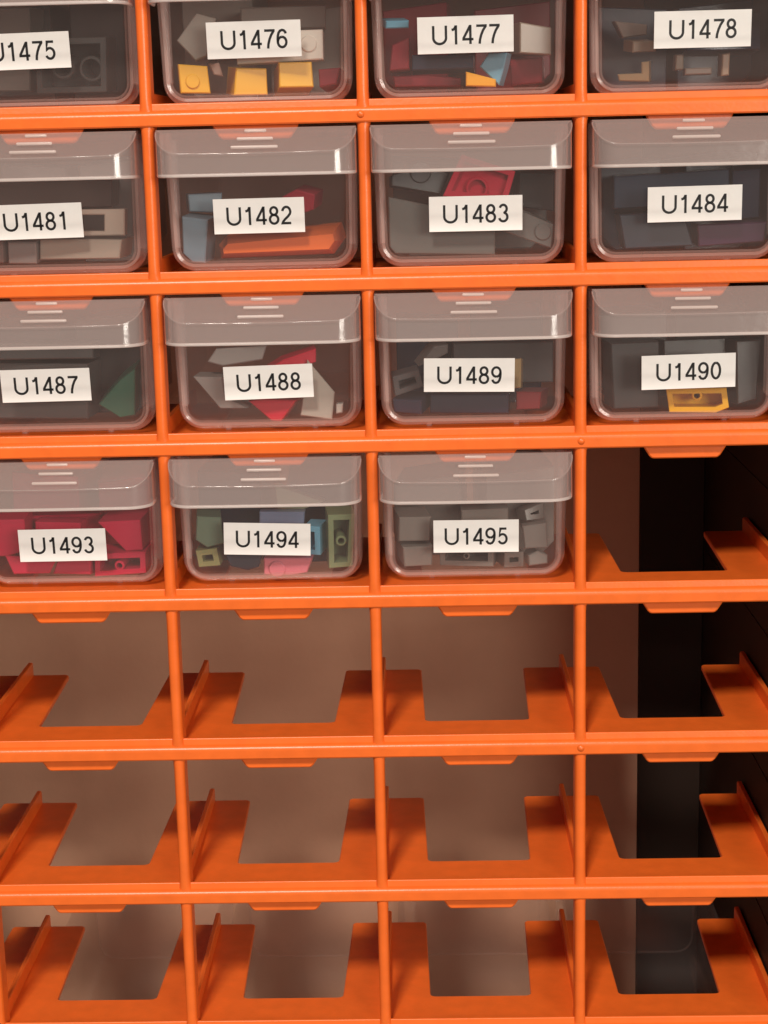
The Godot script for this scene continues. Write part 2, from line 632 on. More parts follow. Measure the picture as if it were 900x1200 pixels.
func glyph(ch: String) -> Array:
	match ch:
		"U":
			return [line([0, 1, 0, 0.42]) + oval(0.37, 0.365, 0.37, 0.315, 180, 360) + line([0.74, 0.42, 0.74, 1])]
		"0":
			return [oval(0.31, 0.5, 0.25, 0.45, 90, 450)]
		"1":
			return [line([0.37, 0, 0.37, 1]), line([0.12, 0.765, 0.22, 0.785, 0.30, 0.845, 0.345, 0.93, 0.36, 0.99])]
		"2":
			return [oval(0.305, 0.69, 0.235, 0.26, 172, -30) + line([0.40, 0.43, 0.2, 0.26, 0.09, 0.13, 0.06, 0.055, 0.57, 0.055])]
		"3":
			return [oval(0.30, 0.735, 0.205, 0.215, 165, -82) + oval(0.30, 0.285, 0.245, 0.24, 82, -165)]
		"4":
			return [line([0.455, 0, 0.455, 1]), line([0.44, 0.955, 0.055, 0.31, 0.055, 0.255, 0.63, 0.255])]
		"5":
			return [line([0.54, 0.945, 0.165, 0.945, 0.105, 0.50]) + oval(0.30, 0.33, 0.25, 0.28, 128, -155)]
		"6":
			return [oval(0.315, 0.32, 0.25, 0.27, 90, 450), line([0.065, 0.30, 0.06, 0.46, 0.075, 0.63, 0.125, 0.80, 0.21, 0.91, 0.33, 0.95, 0.44, 0.925, 0.52, 0.84, 0.545, 0.76])]
		"7":
			return [line([0.05, 0.945, 0.59, 0.945, 0.59, 0.91, 0.44, 0.70, 0.33, 0.46, 0.26, 0.22, 0.235, 0])]
		"8":
			return [oval(0.31, 0.74, 0.205, 0.21, -90, 270), oval(0.31, 0.285, 0.25, 0.24, 90, 450)]
		"9":
			return [oval(0.305, 0.68, 0.25, 0.27, -90, 270), line([0.555, 0.70, 0.56, 0.54, 0.545, 0.37, 0.495, 0.20, 0.41, 0.09, 0.29, 0.05, 0.18, 0.075, 0.10, 0.16, 0.075, 0.24])]
	return []

# A flat stroke of ink along a line.
func ribbon(T: Array, pts: PackedVector2Array, half: float, z0: float, z1: float) -> void:
	var rings := []
	var n := pts.size()
	for i in n:
		var e1 := (pts[i] - pts[maxi(i - 1, 0)]).normalized()
		var e2 := (pts[mini(i + 1, n - 1)] - pts[i]).normalized()
		if i == 0:
			e1 = e2
		if i == n - 1 or e2 == Vector2.ZERO:
			e2 = e1
		if e1 == Vector2.ZERO:
			e1 = e2
		var m := Vector2(-e1.y - e2.y, e1.x + e2.x)
		m = m / maxf(0.35, 1.0 + e1.dot(e2)) * half
		var a := pts[i] + m
		var b := pts[i] - m
		rings.append([Vector3(a.x, a.y, z0), Vector3(b.x, b.y, z0), Vector3(b.x, b.y, z1), Vector3(a.x, a.y, z1)])
	loft(T, rings)

# ---------------------------------------------------------------- the bricks in the drawers
# [drawer, kind, colour, outline (x, y in the drawer, mm), front z, depth, studs or tubes (x, y, radius), label]
const BRICKS := [
	[1475, "frame", Color(0.05, 0.048, 0.046), [-1.86, 19.3, 16.92, 19.28, 16.12, 5.31, -2.77, 5.32], -15, 12, [4.7, 11.94, 3.08, 12.38, 11.32, 3.32], "dark grey brick underside with two round tubes inside drawer U1475"],
	[1475, "poly", Color(0.13, 0.115, 0.1), [-19.23, 28.63, -5.76, 28.3, -7.22, 6.33, -20.82, 6.65], -29, 14, [], "brownish grey block behind the label of drawer U1475"],
	[1476, "poly", Color(0.26, 0.23, 0.2), [-21.19, 17.48, -15.7, 24.26, -10.6, 22.84, -13.5, 13.39, -16.47, 12.37], -14, 12, [], "tilted grey block at the upper corner of drawer U1476"],
	[1476, "poly", Color(0.72, 0.66, 0.58), [-5.37, 19.26, 17.52, 19.35, 17.51, 11.77, -5.26, 11.01], -14, 6, [13.82, 15.77, 2.13], "cream plate with one round stud beside the label of drawer U1476"],
	[1476, "poly", Color(0.78, 0.42, 0.03), [-21.27, 11.54, -13.65, 10.93, -13.06, 3.94, -20.84, 4.1], -12.5, 7.0, [-17.65, 7.1, 1.89], "yellow brick with a stud at the left end of drawer U1476"],
	[1476, "poly", Color(0.78, 0.42, 0.03), [-7.36, 10.56, 0.72, 10.36, 0.91, 3.61, -8.11, 3.6], -12.5, 14, [], "middle yellow block on the floor of drawer U1476"],
	[1476, "poly", Color(0.78, 0.42, 0.03), [4.54, 10.49, 13.3, 10.5, 13.54, 3.97, 4.53, 3.96], -12.5, 14, [], "right yellow block on the floor of drawer U1476"],
	[1476, "poly", Color(0.5, 0.34, 0.28), [-14.07, 12.17, -11.32, 12.33, -10.33, 8.77, -12.82, 9.27], -20, 6, [], "small pinkish tan peg between yellow bricks in drawer U1476"],
	[1476, "poly", Color(0.24, 0.015, 0.025), [16.69, 8.79, 22.56, 9.09, 21.54, 4.85, 17.0, 4.19], -15, 10, [], "dark red block beside the yellow blocks in drawer U1476"],
	[1476, "poly", Color(0.26, 0.23, 0.2), [-5.24, 26.08, 17.63, 26.39, 17.45, 20.46, -5.46, 20.58], -24, 12, [], "grey plate at the back of drawer U1476"],
	[1477, "poly", Color(0.14, 0.38, 0.52), [-22.6, 21.8, -16.5, 21.83, -16.54, 19.9, -22.6, 19.86], -14, 8, [], "thin light blue plate in drawer U1477"],
	[1477, "poly", Color(0.24, 0.015, 0.025), [-20.24, 14.86, -15.72, 16.7, -15.87, 8.67, -21.06, 8.36], -15, 10, [], "dark red block under the thin blue plate in drawer U1477"],
	[1477, "poly", Color(0.02, 0.026, 0.05), [-14.91, 12.23, 1.32, 11.84, 1.27, 8.35, -14.99, 8.3], -17, 10, [], "navy block under the label of drawer U1477"],
	[1477, "poly", Color(0.36, 0.29, 0.23), [12.07, 20.13, 20.54, 18.63, 20.52, 11.71, 12.02, 12.35], -15, 12, [], "tan block beside the label of drawer U1477"],
	[1477, "poly", Color(0.17, 0.36, 0.47), [5.66, 12.4, 10.57, 12.28, 9.65, 8.4, 8.27, 4.09, 3.17, 8.99], -13, 7, [], "light blue pointed slope in drawer U1477"],
	[1477, "poly", Color(0.8, 0.36, 0.03), [-1.11, 7.77, 6.69, 5.63, 6.68, 3.68, -1.16, 4.08], -12.5, 1.6, [], "small orange yellow wedge on the floor of drawer U1477"],
	[1477, "poly", Color(0.24, 0.015, 0.025), [-20.49, 7.24, -11.38, 7.46, -2.29, 6.36, -2.32, 4.15, -20.09, 4.57], -20, 10, [], "low dark red plate on the floor of drawer U1477"],
	[1477, "poly", Color(0.24, 0.015, 0.025), [11.48, 10.98, 20.13, 11.43, 20.11, 4.8, 11.89, 4.11], -22, 10, [], "dark red block below the tan block in drawer U1477"],
	[1478, "poly", Color(0.02, 0.026, 0.05), [1.35, 21.13, 21.78, 21.51, 22.0, 11.8, 1.48, 11.85], -26, 12, [], "dark navy block behind the label of drawer U1478"],
	[1478, "poly", Color(0.2, 0.14, 0.1), [-14.38, 14.82, -7.93, 14.88, -7.9, 12.29, -14.36, 12.02], -14, 8, [], "flat brown plate beside the label of drawer U1478"],
	[1478, "poly", Color(0.24, 0.16, 0.09), [-16.67, 6.4, -10.43, 6.46, -10.45, 9.28, -8.45, 9.45, -8.4, 4.25, -16.21, 4.65], -13, 8, [], "brown angled piece on the floor of drawer U1478"],
	[1478, "poly", Color(0.2, 0.15, 0.11), [-1.95, 10.91, 0.06, 10.86, 0.11, 6.95, -2.13, 7.01], -15, 5, [], "short brown post below the label of drawer U1478"],
	[1478, "poly", Color(0.27, 0.18, 0.12), [9.91, 10.78, 11.91, 10.95, 11.8, 5.33, 9.8, 5.16], -14, 6, [], "taller tan post below the label of drawer U1478"],
	[1478, "poly", Color(0.16, 0.12, 0.1), [-17.52, 20.28, -8.97, 19.2, -8.94, 16.59, -15.24, 15.87], -20, 8, [], "grey brown wedge in the upper corner of drawer U1478"],
	[1478, "poly", Color(0.16, 0.12, 0.1), [0.25, 7.29, 7.14, 7.34, 7.17, 5.61, 0.27, 5.56], -13, 5, [], "narrow grey brown plate between the posts in drawer U1478"],
	[1481, "poly", Color(0.42, 0.33, 0.27), [4.74, 17.47, 19.0, 17.38, 18.61, 10.37, 4.31, 10.46, 4.39, 11.82, 13.15, 11.63, 13.4, 15.92, 4.66, 16.12], -13.5, 5, [], "tan window frame piece beside the label of drawer U1481"],
	[1481, "poly", Color(0.33, 0.27, 0.22), [-3.92, 10.21, 18.88, 9.48, 17.92, 4.5, -4.29, 4.53], -13, 12, [], "wide tan grey brick on the floor of drawer U1481"],
	[1481, "poly", Color(0.2, 0.175, 0.165), [-12.48, 10.12, -4.62, 9.95, -5.0, 4.02, -12.89, 4.19], -14, 12, [], "narrow grey brick below the label of drawer U1481"],
	[1481, "poly", Color(0.13, 0.09, 0.08), [-19.68, 10.23, -13.41, 10.09, -13.83, 4.15, -18.24, 4.24], -15, 12, [], "dark brown brick at the left of drawer U1481"],
	[1481, "poly", Color(0.13, 0.09, 0.08), [-20.64, 25.47, 13.52, 25.16, 13.11, 17.79, -21.17, 18.09], -26, 14, [], "dark brown slab at the back of drawer U1481"],
	[1482, "poly", Color(0.15, 0.215, 0.26), [-20.92, 15.47, -13.86, 14.41, -15.29, 2.88, -18.74, 3.19, -21.16, 5.51], -12.8, 12, [], "blue grey block standing beside the label of drawer U1482"],
	[1482, "poly", Color(0.15, 0.215, 0.26), [-21.65, 20.7, -12.35, 20.95, -12.59, 15.48, -21.4, 16.13], -20, 10, [], "blue grey block behind another in drawer U1482"],
	[1482, "slope", Color(0.72, 0.15, 0.03), [-12.57, 7.14, -10.17, 9.59, 20.39, 11.85, 21.42, 7.76, 18.8, 4.19, -12.04, 3.5], -12.8, 14, [], "long orange slope brick lying in drawer U1482"],
	[1482, "poly", Color(0.3, 0.015, 0.035), [5.86, 20.13, 10.08, 22.07, 15.33, 20.6, 14.51, 16.54, 11.24, 15.47], -18, 8, [], "dark red rounded piece above the orange slope in drawer U1482"],
	[1483, "poly", Color(0.02, 0.019, 0.019), [-21.7, 24.25, -16.38, 26.6, -5.67, 24.79, -8.51, 19.0, -21.76, 21.55], -17, 6, [-13.9, 24.97, 2.86], "black tile with a round stud in drawer U1483"],
	[1483, "frame", Color(0.48, 0.015, 0.04), [-2.5, 29.65, 11.7, 24.89, 9.38, 17.14, -7.64, 18.86], -13, 3.5, [1.47, 20.67, 3.07], "red brick underside with one tube tilted in drawer U1483"],
	[1483, "poly", Color(0.12, 0.115, 0.105), [-22.2, 18.97, -12.0, 16.72, 6.14, 11.38, 6.06, 3.03, -20.63, 3.92, -22.13, 5.85], -12.8, 1.6, [], "large dark grey sloped plate on the floor of drawer U1483"],
	[1483, "poly", Color(0.14, 0.13, 0.12), [10.72, 15.77, 21.6, 11.04, 20.9, 4.74, 8.4, 9.53], -12.8, 7, [18.64, 9.31, 2.24], "grey plate with a round stud beside the label of drawer U1483"],
	[1483, "poly", Color(0.02, 0.019, 0.019), [12.77, 25.41, 22.49, 24.74, 22.46, 14.46, 12.71, 15.83], -24, 10, [], "black block at the back corner of drawer U1483"],
	[1484, "poly", Color(0.016, 0.03, 0.052), [-17.19, 22.88, 13.25, 24.21, 13.42, 15.23, -17.14, 14.33], -17, 12, [], "wide dark blue brick across the top of drawer U1484"],
	[1484, "poly", Color(0.02, 0.028, 0.042), [-16.79, 12.85, 0.23, 13.37, 3.09, 4.3, -15.14, 3.79], -14, 10, [], "dark blue grey block on the floor of drawer U1484"],
	[1484, "poly", Color(0.05, 0.015, 0.045), [3.91, 10.15, 22.5, 10.41, 21.82, 5.26, 4.46, 4.27], -14, 10, [], "dark purple block on the floor of drawer U1484"],
	[1484, "poly", Color(0.02, 0.026, 0.05), [15.15, 24.36, 22.6, 24.79, 22.6, 11.68, 15.41, 11.24], -20, 10, [], "navy block at the right of drawer U1484"],
	[1487, "poly", Color(0.03, 0.1, 0.062), [8.94, 8.55, 15.2, 15.26, 19.59, 18.45, 18.64, 5.28, 14.61, 4.65], -13, 12, [], "green wedge in the corner of drawer U1487"],
	[1487, "poly", Color(0.09, 0.083, 0.08), [-19.14, 24.73, 8.04, 24.41, 7.78, 19.97, -19.46, 20.29], -14, 12, [], "dark grey slab above the label of drawer U1487"],
	[1487, "poly", Color(0.09, 0.083, 0.08), [-20.02, 19.35, 6.86, 18.8, 5.96, 3.64, -20.16, 3.92], -16, 14, [], "dark grey block below the slab in drawer U1487"],
	[1488, "poly", Color(0.3, 0.27, 0.25), [-17.15, 18.39, -14.65, 21.86, -0.81, 22.28, -2.12, 18.55, -12.98, 17.13], -16, 8, [], "grey shard lying at the top of drawer U1488"],
	[1488, "poly", Color(0.3, 0.27, 0.25), [-20.48, 14.82, -12.26, 14.65, -11.79, 9.22, -5.56, 6.01, -13.34, 5.93], -15, 8, [], "grey wedge left of the label of drawer U1488"],
	[1488, "poly", Color(0.55, 0.02, 0.045), [-0.84, 16.66, 3.7, 19.38, 12.65, 22.0, 12.53, 18.26, 5.92, 16.06], -14, 6, [], "red slope above the label of drawer U1488"],
	[1488, "poly", Color(0.55, 0.02, 0.045), [-5.29, 7.96, -1.05, 8.58, 8.06, 8.16, 3.64, 2.3, 1.06, 2.4], -13, 8, [], "bright red pointed slope below the label of drawer U1488"],
	[1488, "poly", Color(0.4, 0.36, 0.31), [10.76, 18.91, 17.94, 9.88, 17.02, 2.35, 8.4, 3.7], -12.8, 1.6, [], "pale grey wedge right of the label of drawer U1488"],
	[1488, "poly", Color(0.5, 0.45, 0.4), [18.31, 6.58, 20.19, 6.77, 19.88, 4.19, 18.24, 3.98], -12.8, 4, [], "tiny pale stud piece in the corner of drawer U1488"],
	[1489, "frame", Color(0.09, 0.085, 0.085), [-22.6, 13.97, -15.34, 15.7, -14.02, 10.97, -21.8, 8.53], -15, 7, [], "tilted dark grey hollow brick in drawer U1489"],
	[1489, "poly", Color(0.3, 0.21, 0.1), [10.43, 17.52, 13.21, 17.7, 13.16, 9.76, 10.37, 9.58], -13, 6, [], "tan strip touching the label of drawer U1489"],
	[1489, "poly", Color(0.2, 0.022, 0.025), [12.69, 8.83, 19.66, 8.93, 19.18, 4.24, 12.66, 3.9], -13, 10, [], "dark red block below the tan strip in drawer U1489"],
	[1489, "poly", Color(0.02, 0.026, 0.05), [-21.11, 7.81, -12.91, 7.65, -12.99, 3.63, -20.86, 4.12], -15, 10, [], "small navy block on the floor of drawer U1489"],
	[1489, "poly", Color(0.022, 0.028, 0.05), [-11.49, 8.56, 10.0, 8.37, 9.96, 2.94, -11.59, 3.13], -15, 10, [], "wide navy block below the label of drawer U1489"],
	[1489, "poly", Color(0.12, 0.11, 0.105), [-15.8, 16.5, -11.48, 21.82, -7.5, 22.21, -7.53, 19.86, -11.55, 17.83], -18, 6, [], "bent grey arm at the top of drawer U1489"],
	[1489, "poly", Color(0.09, 0.085, 0.085), [-5.46, 21.06, 22.6, 20.95, 22.6, 9.43, -5.63, 9.51], -28, 10, [], "dark grey block at the back of drawer U1489"],
	[1490, "frame", Color(0.78, 0.42, 0.03), [-3.22, 8.98, 12.96, 9.13, 13.75, 3.73, 10.31, 2.3, -2.21, 2.4], -12.9, 8, [5.14, 6.94, 1.42], "yellow brick underside with a tube below the label of drawer U1490"],
	[1490, "poly", Color(0.035, 0.032, 0.032), [-19.16, 21.3, -5.66, 21.49, -5.47, 3.11, -18.14, 3.12], -18, 12, [], "black block left of the yellow brick in drawer U1490"],
	[1490, "poly", Color(0.035, 0.032, 0.032), [-3.42, 20.78, 13.98, 20.89, 14.17, 10.92, -3.31, 10.79], -24, 10, [], "black block at the back of drawer U1490"],
	[1490, "poly", Color(0.035, 0.032, 0.032), [15.73, 20.58, 22.6, 20.85, 21.31, 4.57, 16.08, 3.16], -18, 12, [], "black block right of the yellow brick in drawer U1490"],
	[1493, "poly", Color(0.52, 0.018, 0.06), [-22.11, 19.42, -13.69, 19.51, -13.84, 10.19, -19.74, 8.57, -22.6, 8.62], -15, 10, [], "red block at the left of drawer U1493"],
	[1493, "poly", Color(0.52, 0.018, 0.06), [-11.64, 17.1, 1.9, 17.1, 1.63, 12.67, -11.95, 12.42], -18, 6, [], "red plate above the label of drawer U1493"],
	[1493, "poly", Color(0.52, 0.018, 0.06), [7.29, 18.12, 19.52, 18.87, 19.54, 10.07, 14.72, 9.66], -14, 12, [], "red wedge right of the label of drawer U1493"],
	[1493, "frame", Color(0.52, 0.018, 0.06), [5.75, 9.08, 20.15, 9.56, 19.97, 3.48, 5.36, 2.44], -13, 10, [12.5, 5.52, 1.42], "red brick underside with a stud in the corner of drawer U1493"],
	[1493, "poly", Color(0.52, 0.018, 0.06), [-19.69, 8.6, -5.34, 7.61, -7.53, 3.46, -17.65, 3.39], -12.8, 1.6, [], "red wedge on the floor of drawer U1493"],
	[1493, "poly", Color(0.52, 0.018, 0.06), [-4.44, 7.3, 4.91, 7.13, 4.62, 2.3, -6.19, 2.4], -13, 10, [], "red block under the label of drawer U1493"],
	[1493, "poly", Color(0.52, 0.018, 0.06), [-15.36, 17.42, 4.52, 17.3, 3.98, 8.03, -16.02, 7.63], -26, 10, [], "red block at the back of drawer U1493"],
	[1494, "poly", Color(0.12, 0.17, 0.115), [-22.6, 12.53, -22.0, 19.3, -15.36, 18.7, -14.74, 11.13, -19.55, 10.24], -13, 10, [], "sand green block left of the label of drawer U1494"],
	[1494, "frame", Color(0.24, 0.24, 0.1), [-21.99, 9.31, -15.98, 9.93, -15.24, 5.02, -21.28, 4.54], -13, 9, [], "small olive hollow brick on the floor of drawer U1494"],
	[1494, "poly", Color(0.022, 0.026, 0.045), [-14.54, 7.22, -3.53, 7.02, -5.12, 3.11, -8.03, 2.3, -12.78, 3.5], -14, 10, [], "navy round piece below the label of drawer U1494"],
	[1494, "poly", Color(0.65, 0.2, 0.25), [-2.72, 7.25, 10.89, 7.49, 9.32, 3.11, 5.19, 2.3, -2.95, 2.3], -13, 9, [1.0, 4.24, 2.36], "pink plate with a round stud in drawer U1494"],
	[1494, "poly", Color(0.16, 0.2, 0.3), [-4.31, 19.1, 8.37, 18.86, 8.02, 15.44, -4.44, 15.67], -17, 4.5, [], "blue grey plate above the label of drawer U1494"],
	[1494, "frame", Color(0.14, 0.38, 0.52), [9.19, 15.84, 13.71, 15.76, 13.46, 7.45, 8.92, 7.53], -14, 7, [], "light blue window frame touching the label of drawer U1494"],
	[1494, "frame", Color(0.2, 0.25, 0.13), [14.36, 19.62, 21.94, 19.48, 20.98, 4.23, 14.37, 4.02], -12.9, 9, [17.93, 11.79, 1.53], "tall green hollow brick with a stud in drawer U1494"],
	[1494, "poly", Color(0.34, 0.38, 0.26), [-0.19, 25.34, 13.65, 20.66, 7.78, 18.3, 0.54, 18.68], -22, 6, [], "pale green shard at the top of drawer U1494"],
	[1495, "poly", Color(0.2, 0.175, 0.155), [-22.25, 18.52, -13.26, 18.11, -13.62, 11.08, -22.4, 11.48], -13, 10, [], "upper light grey block at the left of drawer U1495"],
	[1495, "poly", Color(0.2, 0.175, 0.155), [-21.71, 10.25, -13.17, 10.09, -13.27, 4.23, -21.12, 4.37], -13, 10, [], "lower light grey block at the left of drawer U1495"],
	[1495, "poly", Color(0.2, 0.175, 0.155), [-3.96, 18.75, 9.1, 19.0, 9.07, 15.11, -4.01, 15.35], -16, 10, [], "light grey plate above the label of drawer U1495"],
	[1495, "frame", Color(0.2, 0.175, 0.155), [12.77, 17.53, 18.49, 19.38, 18.48, 14.74, 13.23, 14.59], -18, 8, [], "light grey hollow brick in the upper corner of drawer U1495"],
	[1495, "poly", Color(0.22, 0.19, 0.17), [12.93, 14.48, 19.55, 15.33, 20.0, 8.28, 13.61, 8.15], -13, 4.5, [], "light grey block right of the label of drawer U1495"],
	[1495, "frame", Color(0.19, 0.165, 0.145), [-9.62, 9.06, 5.55, 8.78, 5.5, 3.16, -9.48, 3.18], -13, 9, [-2.07, 5.99, 0.94], "grey hollow brick with a pin below the label of drawer U1495"],
	[1495, "frame", Color(0.19, 0.165, 0.145), [6.54, 7.31, 12.24, 7.2, 12.21, 2.8, 6.5, 2.9], -14, 9, [], "small grey hollow brick on the floor of drawer U1495"],
	[1495, "poly", Color(0.2, 0.175, 0.155), [14.07, 5.94, 16.68, 7.12, 19.52, 5.85, 19.51, 3.4, 14.29, 3.01], -13, 8, [], "light grey round piece in the lower corner of drawer U1495"],
	[1475, "poly", Color(0.05, 0.048, 0.046), [-21.5, 7.0, -17.0, 2.6, -2.13, 3.0, -2.19, 30.57, -21.5, 28.87], -43.8, 34, [], "dark grey filler brick added in the left rear of drawer U1475"],  # rear fillers from here on: added to darken interiors and stop stray light
	[1475, "poly", Color(0.05, 0.048, 0.046), [1.61, 2.6, 17, 2.6, 21.5, 7.0, 21.5, 31.46, 1.61, 29.46], -43.8, 34, [], "dark grey filler brick added in the right rear of drawer U1475"],
	[1476, "poly", Color(0.26, 0.23, 0.2), [-21.5, 7.0, -17.0, 2.6, -1.17, 3.0, -2.06, 31.31, -21.5, 30.96], -36.8, 34, [], "grey filler brick added in the left rear of drawer U1476"],
	[1476, "poly", Color(0.26, 0.23, 0.2), [1.47, 2.6, 17, 2.6, 21.5, 7.0, 21.5, 26.73, 1.47, 24.73], -36.8, 34, [], "grey filler brick added in the right rear of drawer U1476"],
	[1477, "poly", Color(0.24, 0.015, 0.025), [-21.5, 7.0, -17.0, 2.6, -3.96, 3.0, -4.04, 26.96, -21.5, 25.13], -32.8, 34, [], "dark red filler brick added in the left rear of drawer U1477"],
	[1477, "poly", Color(0.24, 0.015, 0.025), [0.83, 2.6, 17, 2.6, 21.5, 7.0, 21.5, 26.12, 0.83, 24.12], -32.8, 34, [], "dark red filler brick added in the right rear of drawer U1477"],
	[1478, "poly", Color(0.02, 0.026, 0.05), [-21.5, 7.0, -17.0, 2.6, -2.15, 3.0, -2.28, 25.01, -21.5, 25.97], -38.8, 34, [], "navy filler brick added in the left rear of drawer U1478"],
	[1478, "poly", Color(0.02, 0.026, 0.05), [0.69, 2.6, 17, 2.6, 21.5, 7.0, 21.5, 26.51, 0.69, 24.51], -38.8, 34, [], "navy filler brick added in the right rear of drawer U1478"],
	[1481, "poly", Color(0.2, 0.175, 0.165), [-21.5, 7.0, -17.0, 2.6, -3.13, 3.0, -3.45, 28.77, -21.5, 29.75], -40.8, 34, [], "grey filler brick added in the left rear of drawer U1481"],
	[1481, "poly", Color(0.2, 0.175, 0.165), [1.94, 2.6, 17, 2.6, 21.5, 7.0, 21.5, 31.59, 1.94, 29.59], -40.8, 34, [], "grey filler brick added in the right rear of drawer U1481"],
	[1483, "poly", Color(0.12, 0.115, 0.105), [-21.5, 7.0, -17.0, 2.6, -1.32, 3.0, -2.15, 27.53, -21.5, 28.8], -34.8, 34, [], "dark grey filler brick added in the left rear of drawer U1483"],
	[1483, "poly", Color(0.12, 0.115, 0.105), [0.95, 2.6, 17, 2.6, 21.5, 7.0, 21.5, 25.46, 0.95, 23.46], -34.8, 34, [], "dark grey filler brick added in the right rear of drawer U1483"],
	[1484, "poly", Color(0.016, 0.03, 0.052), [-21.5, 7.0, -17.0, 2.6, -3.99, 3.0, -4.68, 27.37, -21.5, 25.27], -30.8, 34, [], "dark blue filler brick added in the left rear of drawer U1484"],
	[1484, "poly", Color(0.016, 0.03, 0.052), [1.52, 2.6, 17, 2.6, 21.5, 7.0, 21.5, 28.37, 1.52, 26.37], -30.8, 34, [], "dark blue filler brick added in the right rear of drawer U1484"],
	[1487, "poly", Color(0.09, 0.083, 0.08), [-21.5, 7.0, -17.0, 2.6, -1.89, 3.0, -2.86, 31.83, -21.5, 30.08], -30.8, 34, [], "dark grey filler brick added in the left rear of drawer U1487"],
	[1487, "poly", Color(0.09, 0.083, 0.08), [0.59, 2.6, 17, 2.6, 21.5, 7.0, 21.5, 30.91, 0.59, 28.91], -30.8, 34, [], "dark grey filler brick added in the right rear of drawer U1487"],
	[1489, "poly", Color(0.02, 0.026, 0.05), [-21.5, 7.0, -17.0, 2.6, -2.9, 3.0, -3.85, 25.06, -21.5, 26.16], -38.8, 34, [], "navy filler brick added in the left rear of drawer U1489"],
	[1489, "poly", Color(0.02, 0.026, 0.05), [1.37, 2.6, 17, 2.6, 21.5, 7.0, 21.5, 31.69, 1.37, 29.69], -38.8, 34, [], "navy filler brick added in the right rear of drawer U1489"],
	[1490, "poly", Color(0.035, 0.032, 0.032), [-21.5, 7.0, -17.0, 2.6, -1.21, 3.0, -1.86, 27.41, -21.5, 26.79], -34.8, 34, [], "black filler brick added in the left rear of drawer U1490"],
	[1490, "poly", Color(0.035, 0.032, 0.032), [1.91, 2.6, 17, 2.6, 21.5, 7.0, 21.5, 30.43, 1.91, 28.43], -34.8, 34, [], "black filler brick added in the right rear of drawer U1490"],
	[1493, "poly", Color(0.52, 0.018, 0.06), [-21.5, 7.0, -17.0, 2.6, -1.61, 3.0, -1.66, 25.26, -21.5, 26.8], -36.8, 34, [], "red filler brick added in the left rear of drawer U1493"],
	[1493, "poly", Color(0.52, 0.018, 0.06), [1.79, 2.6, 17, 2.6, 21.5, 7.0, 21.5, 27.39, 1.79, 25.39], -36.8, 34, [], "red filler brick added in the right rear of drawer U1493"],
	[1494, "poly", Color(0.022, 0.026, 0.045), [-21.5, 7.0, -17.0, 2.6, -2.98, 3.0, -3.67, 28.82, -21.5, 29.23], -28.8, 34, [], "navy filler brick added in the left rear of drawer U1494"],
	[1494, "poly", Color(0.022, 0.026, 0.045), [1.89, 2.6, 17, 2.6, 21.5, 7.0, 21.5, 26.24, 1.89, 24.24], -28.8, 34, [], "navy filler brick added in the right rear of drawer U1494"],
	[1495, "poly", Color(0.2, 0.175, 0.155), [-21.5, 7.0, -17.0, 2.6, -1.93, 3.0, -2.88, 26.13, -21.5, 23.2], -26.8, 34, [], "light grey filler brick added in the left rear of drawer U1495"],
	[1495, "poly", Color(0.2, 0.175, 0.155), [2.0, 2.6, 17, 2.6, 21.5, 7.0, 21.5, 28.73, 2.0, 26.73], -26.8, 34, [], "light grey filler brick added in the right rear of drawer U1495"],
]

var rng := RandomNumberGenerator.new()
func make_brick(b: Array) -> void:
	var number: int = b[0]
	var row := (number - 1475) / 6
	var col := (number - 1475) % 6 + 1
	var mat := brick_material(b[2])
	var poly := PackedVector2Array()
	var mid := Vector2.ZERO
	for i in range(0, b[3].size(), 2):
		poly.append(Vector2(b[3][i], b[3][i + 1]))
	for p in poly:
		mid += p / poly.size()
	var floor_y := 1e9
	for i in poly.size():
		poly[i] -= mid
		floor_y = minf(floor_y, poly[i].y)
	var zf: float = b[4]
	var depth: float = b[5]
	var base := Vector3((col - 3.5) * COL + mid.x, rail_y(row) + FLOOR + mid.y + floor_y, zf - depth / 2)
	var o := thing("toy_brick", b[7], "toy brick", base, "toy bricks in drawer U%d" % number)
	var wide := 0.0
	for p in poly:
		wide = maxf(wide, p.length())
	if depth > 5.0:
		var most := minf(deg_to_rad(16.0), asin(minf(1.0, 1.7 / wide)))
		o.rotation = Vector3(rng.randf_range(-0.6, 0.6) * most, rng.randf_range(-1.0, 1.0) * most, 0)
	var T := []
	for i in poly.size():
		poly[i].y -= floor_y
	var z1 := depth / 2
	if b[1] == "frame":
		var hole := inset(poly, 1.5)
		var ring := []
		# open towards the front: walls round a recessed plate
		var rings := [lay(inset(poly, 0.2), "z", -z1), lay(poly, "z", -z1 + 0.2), lay(poly, "z", z1 - 0.15), lay(inset(poly, 0.15), "z", z1), lay(hole, "z", z1), lay(hole, "z", -z1 + minf(1.6, depth * 0.5))]
		loft(T, rings, poly)
		build(T, "shell", mat, o, 30.0)
	elif b[1] == "slope":
		loft(T, [lay(inset(poly, 0.3), "z", -z1), lay(poly, "z", -z1 + 0.3), lay(poly, "z", z1 - 5.0), lay(inset(poly, 1.8), "z", z1)], poly)
		build(T, "block", mat, o, 30.0)
	else:
		prism(T, poly, "z", -z1, z1, minf(0.3, depth * 0.2))
		build(T, "block", mat, o, 30.0)
	for i in range(0, b[6].size(), 3):
		var S := []
		var sx: float = b[6][i] - mid.x
		var sy: float = b[6][i + 1] - mid.y - floor_y
		var r: float = b[6][i + 2]
		if b[1] == "frame":
			round_post(S, sx, sy, -z1 + minf(1.5, depth * 0.45), z1 - 0.3, r, maxf(r - 0.75, r * 0.6))
			build(S, "tube", mat, o, 40.0)
		else:
			round_post(S, sx, sy, z1 - 0.3, z1 + 0.55, r, 0.0)
			build(S, "stud", mat, o, 40.0)

